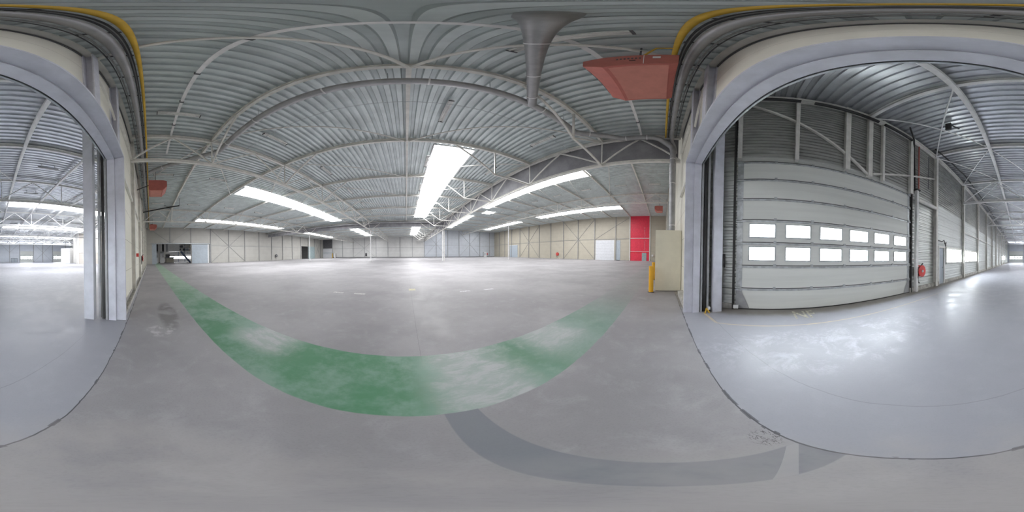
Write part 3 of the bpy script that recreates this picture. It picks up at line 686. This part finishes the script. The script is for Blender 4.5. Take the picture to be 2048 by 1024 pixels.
hose_reel((XL+.02, 22.6, -.1), (1, 0, 0), .28, 'dark hose reel on the cream left wall', 'dark_grey')
hose_reel((-8.1, YP+.0, -.05), (0, 1, 0), .15, 'small red hose reel on the wall left of the doorway')
tag(MB().box(-4.82, -4.74, -.40, -.33, .02, .12).build('call_point', 'red'), 'small red box on the first wall post left of the doorway', 'box')
tag(MB().box(XR-.15, XR-.0, 1.35, 1.6, -.3, -.02).build('control_box', 'white'), 'small white box on the wall right of the red panel', 'box')
tag(MB().box(-10.6, -10.1, YF-.1, YF, -.6, .2).build('fire_cabinet', 'dark_grey'), 'dark narrow box on the grey far wall', 'box')

# ------------------------------------------------------------------ plant room seen through the opening in the left wall
RX = -32.5
struct(MB().box(RX-.1, RX, -1.5, 8.5, -1, 3.2).build('wall_plant_room', 'wall_white')); struct(MB().box(RX, XL-.1, -1.6, -1.5, -1, 3.2).build('wall_plant_room', 'grey_door'))
struct(MB().box(RX, XL-.1, 8.4, 8.5, -1, 3.2).build('wall_plant_room', 'wall_white')); struct(MB().box(RX-.1, XL-.1, -1.6, 8.5, 3.2, 3.3).build('ceiling', 'white'))
struct(MB().box(XL-.12, XL, .3, .95, -1, 1.85).build('door_8', 'grey_door'))
for k, (y0, y1) in enumerate(((.62, 1.42), (1.72, 2.4))):
    o = thing('boiler', (-27.6, (y0+y1)/2, -1), f'white upright boiler cabinet in the room behind the left opening, {("left", "right")[k]} one', 'boiler', 'white boilers in the side room')
    MB().box(-28.2, -27.4, y0, y1, -1, .62).build('casing', 'white', o)
    for zz in (.05, .35): MB().box(-27.4, -27.38, y1-.28, y1-.14, zz-.08, zz+.08).build('gauge', 'dark_grey', o)
    MB().box(-28.1, -27.6, y0+.05, y1-.05, .62, .95).build('manifold', 'grey_steel', o)
    MB().tube([(-27.9, (y0+y1)/2+.2, .9), (-27.9, (y0+y1)/2+.2, 3.15)], .17, 14).build('flue', 'black', o)
MBx = MB().box(-30.2, -27.0, 3.0, 5.2, .92, 1.05).box(-30.2, -27.1, 3.0, 5.0, 1.05, 2.4)
tag(MBx.build('site_office', 'white'), 'white raised box room on a platform behind the left opening', 'office')
o = thing('steel_stair', (-27.2, 6.0, -1), 'dark blue steel stair rising to the platform behind the left opening', 'stair')
for x_ in (-27.0, -27.9): MB().bar((x_, 5.2, .95), (x_, 6.9, -1), .06, .16).build('stringer', 'blue_steel', o)
for k in range(8): MB().box(-27.9, -27.0, 5.25+.2*k, 5.42+.2*k, .72-.23*k, .75-.23*k).build('tread', 'blue_steel', o)
struct(MB().box(RX+.01, RX+.03, 3.4, 8.3, -.35, .1).build('window_1', 'window_glow'))
o = thing('work_bench', (-30, 3.6, -1), 'grey machine bench under the platform behind the left opening', 'bench')
MB().box(-30.8, -29.2, 2.8, 4.4, -.2, -.05).build('top', 'grey_steel', o); MB().box(-30.7, -29.3, 2.9, 4.3, -1, -.2).build('body', 'cream_box', o); MB().box(-30.4, -29.4, 2.9, 3.6, -.05, .5).build('machine', 'dark_grey', o)
rk = thing('storage_rack', (-31.5, 6.8, -1), 'grey storage rack of boxes behind the blue stair', 'rack')
for y_ in (5.6, 6.9, 8.2): MB().box(-31.8, -31.7, y_-.04, y_+.04, -1, 2.8).build('upright', 'blue_steel', rk)
for z_ in (.6, 1.2, 1.8, 2.4): MB().box(-32.0, -31.4, 5.6, 8.2, z_-.03, z_+.03).build('shelf', 'grey_steel', rk)
random.seed(3)
for z_ in (.63, 1.23, 1.83):
    for k in range(6):
        if random.random() < .8:
            y_ = 5.75+.4*k; tag(MB().box(-31.9, -31.5, y_, y_+.3, z_, z_+random.uniform(.2, .45)).build('storage_box', random.choice(['grey_door', 'white', 'cream_box', 'dark_grey'])), 'small storage box on the rack behind the blue stair', 'box', 'boxes on the rack behind the blue stair')
struct(MB().box(-32, XL-.1, 30.8, 30.9, -1, 3).build('wall_side_room', 'wall_grey')); struct(MB().box(-32, XL-.1, 37, 37.1, -1, 3).build('wall_side_room', 'wall_grey'))
struct(MB().box(-32.1, -32, 30.8, 37.1, -1, 3).build('wall_side_room', 'wall_grey')); struct(MB().box(-32, XL-.1, 30.8, 37.1, 3, 3.1).build('ceiling', 'white'))

# ------------------------------------------------------------------ second hall
S0 = PD[0]-.05
# corrugated outer wall (horizontal ribs) with openings
DS0, DS1, DZ = -.487, 3.71, 1.97
holes = [(DS0+.01, DS1-.01, -1, 1.94), (5.47, 5.97, -1, .47), (6.18, 8.0, -.15, .45), (8.36, 11.1, -.15, .45), (27.5, 33, -.15, .45)]
def ribwall(name, mat, s0, s1, z0, z1, t_, pit, dep, holes, xf=B2):
    mb = MB(xf); z_ = z0
    while z_ < z1-1e-6:
        zt_ = min(z_+pit, z1); zm = (z_+zt_)/2
        segs = [(s0, s1)]
        for h in holes:
            if h[2] < zm < h[3]:
                ns = []
                for a, b_ in segs:
                    if h[1] <= a or h[0] >= b_: ns.append((a, b_)); continue
                    if a < h[0]: ns.append((a, h[0]))
                    if h[1] < b_: ns.append((h[1], b_))
                segs = ns
        for a, b_ in segs:
            pr = [(0, 0), (.42, 0), (.58, dep), (.92, dep), (1, 0)]
            vs = []
            for f, dt in pr: vs += [(a, t_+dt, z_+(zt_-z_)*f), (b_, t_+dt, z_+(zt_-z_)*f)]
            mb.add(vs, [(2*k, 2*k+1, 2*k+3, 2*k+2) for k in range(4)])
            mb.box(a, b_, t_+dep+.01, t_+dep+.03, z_, zt_)
        z_ += pit
    return struct(mb.build(name, mat))
struct(MB(B2).box(DS0-.1, DS1+.1, T0+.052, T0+.07, 1.88, 2.16).box(DS0-.1, DS0+.03, T0+.052, T0+.07, -1, 2.1).box(DS1-.03, DS1+.1, T0+.052, T0+.07, -1, 2.1).build('leak_backing', 'dark_grey'))  # hidden plates added behind the door edges to block sky light leaking in
ribwall('wall_outer', 'wall_foil', S0, 5.15, -.9, 2.1, T0, .115, .02, holes)
ribwall('wall_outer', 'wall_foil', 5.15, SE, -.9, 2.1, T0, .12, .012, holes)
ribwall('wall_outer', 'sheeting', S0, SE, 2.1, ZS+.08, T0, .095, .03, [])
struct(MB(B2).box(S0, DS0+.0, T0-.03, T0+.05, -1, -.9).box(DS1+.0, 5.45, T0-.06, T0+.05, -1, -.87).build('baseboard_outer', 'concrete'))
struct(MB(B2).box(5.98, SE, T0-.06, T0+.05, -1, -.87).build('baseboard_outer', 'concrete'))
# far end wall of the second hall + west walls
hol = []
for (t1, t0) in ((2.55, -1.05), (-6.6, -10.1), (-15.8, -19.4)): hol.append((t0, t1))
tE = -22.5; mb = MB(B2); e = sorted(hol) ; a = tE
for t0, t1 in e: mb.box(SE, SE+.1, a, t0, -1, ZS+.1).box(SE, SE+.1, t0, t1, 1.95, ZS+.1); a = t1
mb.box(SE, SE+.1, a, T0+.1, -1, ZS+.1); struct(mb.build('wall_end', 'wall_blue'))
struct(MB().box(-26.1, -26, -12.4, YP-.1, -1, ZS+.1).build('wall_west', 'wall_west'))
mb = MB(); a = Vector((-26, -12.4, 0)); b_ = Vector((-42.4, -22.3, 0)); dd = (b_-a).normalized(); nn = Vector((dd.y, -dd.x, 0))*.1
mb.add([a+Vector((0, 0, -1)), b_+Vector((0, 0, -1)), b_+Vector((0, 0, ZS+.1)), a+Vector((0, 0, ZS+.1)), a-nn+Vector((0, 0, -1)), b_-nn+Vector((0, 0, -1)), b_-nn+Vector((0, 0, ZS+.1)), a-nn+Vector((0, 0, ZS+.1))],
       [(0, 1, 2, 3), (7, 6, 5, 4), (0, 3, 7, 4), (1, 5, 6, 2)]); struct(mb.build('wall_west', 'wall_white'))
for k, s_ in enumerate([-.449, .581, 1.62, 2.2, 2.6]):
    wd = (.07, .07, .11, .11, .06)[k]
    tag(MB(B2).box(s_-wd/2, s_+wd/2, T0-.10, T0, DZ+.02, ZS-.02).build('wall_post', 'beam_paint'), f'short pale post above the big sectional door, {ORD[k]} from the doorway', 'wall post', 'posts above the big sectional door')
for k, s_ in enumerate([3.62, 5.17, 8.18]+[8.18+3.1*i for i in range(1, 11)]):
    wd = .13
    o = MB(B2).box(s_-wd/2, s_+wd/2, T0-.13, T0-.115, -1, ZS-.05).box(s_-wd/2, s_+wd/2, T0-.015, T0, -1, ZS-.05).box(s_-.01, s_+.01, T0-.115, T0-.015, -1, ZS-.05)
    if k == 0: o = MB(B2).box(s_+.02, s_+.15, T0-.10, T0, DZ, ZS-.05)
    tag(o.build('wall_post', 'beam_paint'), f'pale steel post on the ribbed outer wall, {ORD[k]} past the big sectional door', 'wall post', 'posts along the ribbed outer wall')
tag(MB(B2).ibeam((S0, T0-.07, 4.2), (SE, T0-.07, 4.2), .12, .12, .014).build('eaves_beam', 'beam_paint'), 'pale eaves beam along the top of the ribbed outer wall', 'beam')
tag(MB(B2).bar((8.2, T0-.06, 1.42), (SE, T0-.06, 1.42), .05, .05).build('wall_girt', 'beam_paint'), 'pale mid rail along the ribbed outer wall', 'wall rail')
tag(MB(B2).bar((-.6, T0-.05, 4.1), (2.2, T0-.05, 2.0), .05, .05).build('diagonal_brace', 'beam_paint'), 'long diagonal brace above the big sectional door', 'brace')
tag(MB(B2).bar((2.3, T0-.05, 2.1), (5.1, T0-.05, 3.1), .05, .05).build('diagonal_brace', 'beam_paint'), 'shorter rising brace right of the door posts', 'brace')
# sectional doors
def sectional(xf, s0, s1, t_, ztop, npan, nwin, rows_, near, label, num, sgn=1):
    o = thing(f'door_{num}', xf(((s0+s1)/2, t_, -1))); o['kind'] = 'structure'
    ph = (ztop+1)/npan; L = s1-s0; t1 = t_-.03
    for k in range(npan):
        z1 = ztop-k*ph; z0 = z1-ph; mb = MB(xf)
        if k in rows_:
            pit = L/nwin*.95; ww = pit*.68; st = s0+L*.045 + (pit-ww)/4; zc0, zc1 = z0+ph*.22, z1-ph*.24
            mb.box(s0, s1, t1, t_, z0, zc0).box(s0, s1, t1, t_, zc1, z1); a = s0; wins = []
            for i in range(nwin):
                w0 = st+i*pit; w1 = w0+ww; mb.box(a, w0, t1, t_, zc0, zc1); a = w1; wins.append((w0, w1))
            mb.box(a, s1, t1, t_, zc0, zc1); pn = mb.build('panel', 'door_panel', o)
            for w0, w1 in wins:
                f = MB(xf)
                e_ = .022 if near else .04
                f.box(w0-e_, w1+e_, t1-.012, t1, zc1, zc1+e_).box(w0-e_, w1+e_, t1-.012, t1, zc0-e_, zc0).box(w0-e_, w0, t1-.012, t1, zc0, zc1).box(w1, w1+e_, t1-.012, t1, zc0, zc1)
                f.build('window_frame', 'galvanised', pn); MB(xf).box(w0, w1, t_-.016, t_-.012, zc0, zc1).build('pane', 'pane', pn)
        else: pn = mb.box(s0, s1, t1, t_, z0, z1).build('panel', 'door_panel', o)
        if near:
            MB(xf).box(s0+.11, s1-.11, t1-.010, t1, z1-.055, z1-.025).build('stiffener', 'galvanised', pn)
            MB(xf).box(s0, s1, t1-.003, t1, z1-.018, z1-.002).build('seam', 'dark_grey', pn)
            MB(xf).box(s0, s0+.11, t1-.006, t1, z0+.01, z1-.01).box(s1-.1, s1, t1-.006, t1, z0+.01, z1-.01).build('end_cap', 'galvanised', pn)
            h = MB(xf)
            for a in (s0-.02, s1-.11): h.box(a, a+.13, t1-.03, t1-.006, z1-.06, z1-.035).box(a+.01, a+.12, t1-.03, t1-.006, z1-.02, z1+.005)
            for i in range(1, 6): h.box(s0+L*i/6-.025, s0+L*i/6+.025, t1-.02, t1, z1-.02, z1+.02)
            h.build('hinge', 'galvanised', pn)
    if near:
        MB(xf).add([(s0, t1-.012, -1.0), (s0+.26, t1-.012, -1.0), (s0+.12, t1-.012, -.62), (s0, t1-.012, -.62)], [(0, 1, 2, 3)])
        m_ = MB(xf); m_.add([(s0, t1-.012, -.99), (s0+.26, t1-.012, -.99), (s0+.10, t1-.012, -.64), (s0, t1-.012, -.64)], [(0, 1, 2, 3)])
        m_.add([(s1, t1-.012, -.99), (s1-.26, t1-.012, -.99), (s1-.10, t1-.012, -.64), (s1, t1-.012, -.64)], [(3, 2, 1, 0)]); m_.build('corner_plate', 'grey_steel', o)
        MB(xf).box(s0, s1, t1-.02, t_, -1, -.985).build('bottom_seal', 'black', o)
        for a in (s0-.06, s1+.03): MB(xf).box(a, a+.03, t_-.09, t_-.02, -1, 4.0).build('track', 'black', o)
        MB(xf).box(s0-.03, s0+.06, t1-.09, t1-.03, -.97, -.91).build('buffer', 'white', o)
    return o
sectional(B2, DS0, DS1, T0+.02, 1.95, 7, 6, (3, 4), True, '', 9)
E3 = lambda p: B2((SE+.02+(p[1]), p[0], p[2]))      # along t, facing back up the hall
for k, (t1, t0) in enumerate(((2.55, -1.05), (-6.6, -10.1), (-15.8, -19.4))):
    sectional(E3, t0, t1, .0, 1.95, 7, 5, (3, 4), False, '', 10+k)
for k, t_ in enumerate((2.62, -1.15, -3.8, -6.45, -10.25, -12.8, -15.6, -19.55)):
    tag(MB(B2).box(SE-.12, SE, t_-.07, t_+.07, -1, ZS).build('wall_post', 'grey_steel'), f'grey post on the end wall beyond the doorway, {ORD[k]} from the outer corner', 'wall post', 'posts on the end wall of the second hall')
tag(MB(B2).bar((SE-.08, -10.3, 4), (SE-.08, -15.5, -.9), .05, .05).bar((SE-.08, -15.5, 4), (SE-.08, -10.3, -.9), .05, .05).build('cross_brace', 'grey_steel'), 'crossed brace on the end wall between its two left sectional doors', 'wall brace')
tag(MB(B2).bar((SE-.08, -1.3, 4), (SE-.08, -3.8, 1.6), .05, .05).bar((SE-.08, -6.4, 4), (SE-.08, -3.8, 1.6), .05, .05).build('diagonal_brace', 'grey_steel'), 'V shaped brace on the end wall right of the corridor door', 'wall brace')
o = thing('door_13', B2((SE, -5, -1))); o['kind'] = 'structure'
MB(B2).box(SE-.06, SE, -5.85, -4.15, .1, .16).box(SE-.06, SE, -5.85, -5.79, -1, .1).box(SE-.06, SE, -4.21, -4.15, -1, .1).box(SE-.06, SE, -5.03, -4.97, -1, .1).build('door_frame', 'dark_grey', o)
MB(B2).box(SE-.03, SE, -5.79, -5.03, -1, .1).box(SE-.03, SE, -4.97, -4.21, -1, .1).build('door_leaf', 'grey_door', o)
# posts and boxes on the beige west wall
for k, y_ in enumerate((-12.2, -9.4, -6.5, -3.4)):
    tag(MB().box(-26, -25.88, y_-.06, y_+.06, -1, ZS).build('wall_post', 'beam_white'), f'pale post on the beige wall seen left through the doorway, {ORD[k]} from the end', 'wall post', 'posts on the beige wall beyond the doorway')
tag(MB().box(-26, -25.9, -12.4, -8.5, .95, 1.05).build('wall_girt', 'beam_white'), 'pale rail on the beige wall seen left through the doorway', 'wall rail')
tag(MB().box(-29.5, -28.0, -17.0, -15.0, -1, 2.0).build('white_enclosure', 'wall_white_boxes'), 'white box enclosure at the end of the beige wall beyond the doorway', 'enclosure')
for k, y_ in enumerate((-7.5, -6.7)):
    o = struct(MB().box(-26, -25.97, y_-.25, y_+.25, -.3, .5).build(f'window_{k+2}', 'dark_grey'))
# door and windows in the outer wall
o = thing('door_14', B2((5.72, T0, -1))); o['kind'] = 'structure'
MB(B2).box(5.49, 5.93, T0-.005, T0+.03, -1, .43).build('door_leaf', 'grey_door', o)
MB(B2).box(5.42, 5.50, T0-.05, T0+.03, -1, .47).box(5.92, 6.0, T0-.05, T0+.05, -1, .47).box(5.42, 6.0, T0-.05, T0+.03, .42, .48).build('door_frame', 'beam_paint', o)
MB(B2).box(5.80, 5.86, T0-.05, T0-.005, -.36, -.34).build('door_handle', 'galvanised', o)
for k, (a, b_, np_) in enumerate(((6.18, 8.0, 3), (8.36, 11.1, 5), (27.5, 33, 8))):
    o = thing(f'window_{k+4}', B2(((a+b_)/2, T0, -.15))); o['kind'] = 'structure'
    f = MB(B2); f.box(a-.03, b_+.03, T0-.06, T0+.04, -.2, -.15).box(a-.03, b_+.03, T0-.04, T0+.04, .45, .5)
    for i in range(np_+1): x_ = a+(b_-a)*i/np_; f.box(x_-.025, x_+.025, T0-.03, T0+.04, -.15, .45)
    f.build('window_frame', 'beam_paint', o)
    for i in range(np_):
        x0 = a+(b_-a)*i/np_+.025; MB(B2).box(x0, a+(b_-a)*(i+1)/np_-.025, T0+.0, T0+.006, -.15, .45).build('pane', 'pane', o)
# things at the right of the big door
o = thing('track_post', B2((3.95, T0-.09, -1)), 'free pale steel post with black cap right of the big sectional door', 'post')
MB(B2).box(3.90, 3.99, T0-.14, T0-.05, -1, 2.15).build('shaft', 'beam_white', o); MB(B2).box(3.87, 4.05, T0-.16, T0-.03, 2.15, 2.2).build('cap', 'black', o)
tag(MB(B2).tube([(4.0, T0-.10, 1.86), (5.1, T0-.10, 1.86)], .07, 14).build('cross_tube', 'beam_paint'), 'pale rusty cross tube between the door post and the wall post', 'tube')
hose_reel(B2((4.12, T0-.01, -.385)), tuple(-E2), .18, 'bright red hose reel with black hose right of the big sectional door')
tag(MB(B2).tube([(5.2, T0-.08, .68), (5.6, T0-.10, .66), (5.75, T0-.12, .72), (5.85, T0-.10, .58), (6.0, T0-.08, .66), (6.02, T0-.05, .5)], .018, 8).build('cable_loop', 'black'), 'black cable loop hanging above the personnel door', 'cable')
tag(MB(B2).tube([(3.9, T0-.05, 2.2), (3.85, T0-.05, 3.6), (3.7, T0-.15, 4.15), (3.2, T0-.4, 4.25)], .025, 8).build('cable', 'black'), 'black cable rising beside the big sectional door to the roof', 'cable')
tag(MB(B2).tube([(4.1, T0-.05, 2.2), (4.1, T0-.05, 4.1)], .025, 8).build('cable', 'heater_red'), 'dark red vertical pipe right of the big sectional door', 'pipe')
tag(MB(B2).tube([(4.7, T0-.03, 2.5), (4.7, T0-.03, 4.0)], .012, 8).build('conduit', 'dark_grey'), 'thin dark conduit on the ribbed wall between two posts', 'conduit')
for k, (a, b_) in enumerate(((-.3, .6), (.86, 2.35), (2.55, 3.6))):
    tag(MB(B2).tube([(a, T0-.17, 4.04), (b_, T0-.17, 4.04)], .045, 14).build('torsion_spring', 'black'), f'black torsion spring drum above the big sectional door, {ORD[k]} from the doorway', 'spring', 'torsion springs above the big sectional door')
tag(MB(B2).tube([(4.6, T0-.35, 4.2), (6.6, T0-.45, 4.2), (6.9, T0-.5, 4.2), (30, T0-.5, 4.2)], .03, 8).build('cable', 'black'), 'black cable run under the roof along the outer wall', 'cable')
o = thing('ceiling_bracket', B2((3.6, 1.7, 4.1)), 'small dark bracket hanging from the second hall roof', 'bracket')
MB(B2).box(3.55, 3.6, 1.6, 1.75, 4.0, 4.3).bar((3.6, 1.65, 4.25), (3.75, 1.45, 4.1), .03, .03).build('frame', 'black', o)
tag(MB(B2).box(-.80, -.70, T0-.08, T0-.0, -.22, .03).build('switch_box', 'black'), 'small black box on the wall strip beside the column', 'box')
tag(MB(B2).tube([(-.75, T0-.05, -1), (-.75, T0-.05, 3.9)], .015, 6).build('conduit', 'dark_grey'), 'thin dark conduit left of the big sectional door', 'conduit')
# NF lettering painted on the floor
cu = bpy.data.curves.new('txt', 'FONT'); cu.body = 'NF'; cu.size = .86; cu.extrude = 0; cu.offset = .012
to = bpy.data.objects.new('txt', cu); COL.objects.link(to); bpy.context.view_layer.update()
me = bpy.data.meshes.new_from_object(to.evaluated_get(bpy.context.evaluated_depsgraph_get())); bpy.data.objects.remove(to)
o = bpy.data.objects.new('floor_lettering', me); COL.objects.link(o)
for v in me.vertices: v.co = Vector((v.co.x*.58, v.co.y, v.co.z))
o.rotation_euler = (0, 0, math.atan2(E1.y, E1.x)); me.materials.clear(); me.materials.append(M['floor_paint'])
pp = W(B2((.50, 2.46, -1))); o.location = (pp.x, pp.y, .002)
tag(o, 'worn pale yellow letters painted on the floor before the big sectional door', 'lettering')
# roof steel of the second hall
def tlim(s_): return min(tm(s_)+.3, 0) if s_ < SE else -20
for k, s_ in enumerate([2.18, 5.1, 11.2, 17.4, 23.6, 29.8, 36.0]):
    tag(MB(B2).ibeam((s_, max(tm(s_)+.2, -24), 4.27), (s_, T0-.05, 4.27), .09, .15, .014).build('roof_beam', 'beam_white'), f'white cross beam under the second hall roof, {ORD[k]} from the doorway', 'roof beam', 'cross beams of the second hall')
SW = lambda p: B2((p[0], p[1], p[2]))
for k, s_ in enumerate([8.05, 14.3, 20.5, 26.7, 32.9]):
    t_lo = max(tm(s_)+.3, -24); nseg = int((T0-t_lo)/3.0); ys = [t_lo+(T0-.1-t_lo)*i/nseg for i in range(1, nseg)]
    girder(s_, t_lo, ys, T0-.1, 3.0, 4.2, f'white lattice truss crossing the second hall roof, {ORD[k]} from the doorway', 'beam_white', SW, 'lattice trusses of the second hall')
for k, t_ in enumerate([.93, -.95, -3.2, -5.6, -8.0, -10.4, -12.8, -15.2]):
    a = S0+.2; 
    while tm(a) > t_-.1 and a < 40: a += .25
    tag(MB(B2).ibeam((a+.3, t_, 4.15), (SE, t_, 4.15), .10, .12, .014).build('purlin', 'beam_white'), f'long white purlin running down the second hall roof, {ORD[k]} from the outer wall', 'purlin', 'long purlins of the second hall')
for k in range(5):
    s_ = [2.18, 5.1, 8.05, 11.2, 14.3, 17.4][k]; s2 = [2.18, 5.1, 8.05, 11.2, 14.3, 17.4][k+1]
    for a, b_, nn_ in ((T0-.1, .93, 'outward'), (.93, T0-.1, 'inward')):
        tag(MB(B2).tube([(s_, a, 4.15), (s2, b_, 4.15)], .02, 6).build('brace_rod', 'beam_white'), f'thin {nn_} slanting bracing rod by the outer wall, {ORD[k]} bay from the doorway', 'bracing rod', 'bracing rods of the second hall')
    if k: tag(MB(B2).tube([(s_, .93, 4.12), (s2, -.95, 4.12)], .018, 6).build('brace_rod', 'beam_white'), f'thin bracing rod between the two middle purlins, {ORD[k]} bay from the doorway', 'bracing rod', 'bracing rods of the second hall')
s2h = None
for t_, nmr in ((-2.2, 'near row'), (-6.8, 'middle row'), (-11.5, 'far row')):
    for k, s_ in enumerate((6.4, 9.6, 15.9, 19.0, 25.2)):
        o = thing('strip_light', B2((s_, t_, 4.15)), f'dark strip light under the second hall roof, {nmr}, {ORD[k]} out', 'light', 'strip lights of the second hall')
        MB(B2).box(s_-.05, s_+.05, t_-.45, t_+.45, 4.14, 4.2).build('housing', 'grey_steel', o)
        for q_ in (-.29, .29): MB(B2).box(s_-.01, s_+.01, t_+q_-.01, t_+q_+.01, 4.2, ZS+.06).build('hanger', 'grey_steel', o)
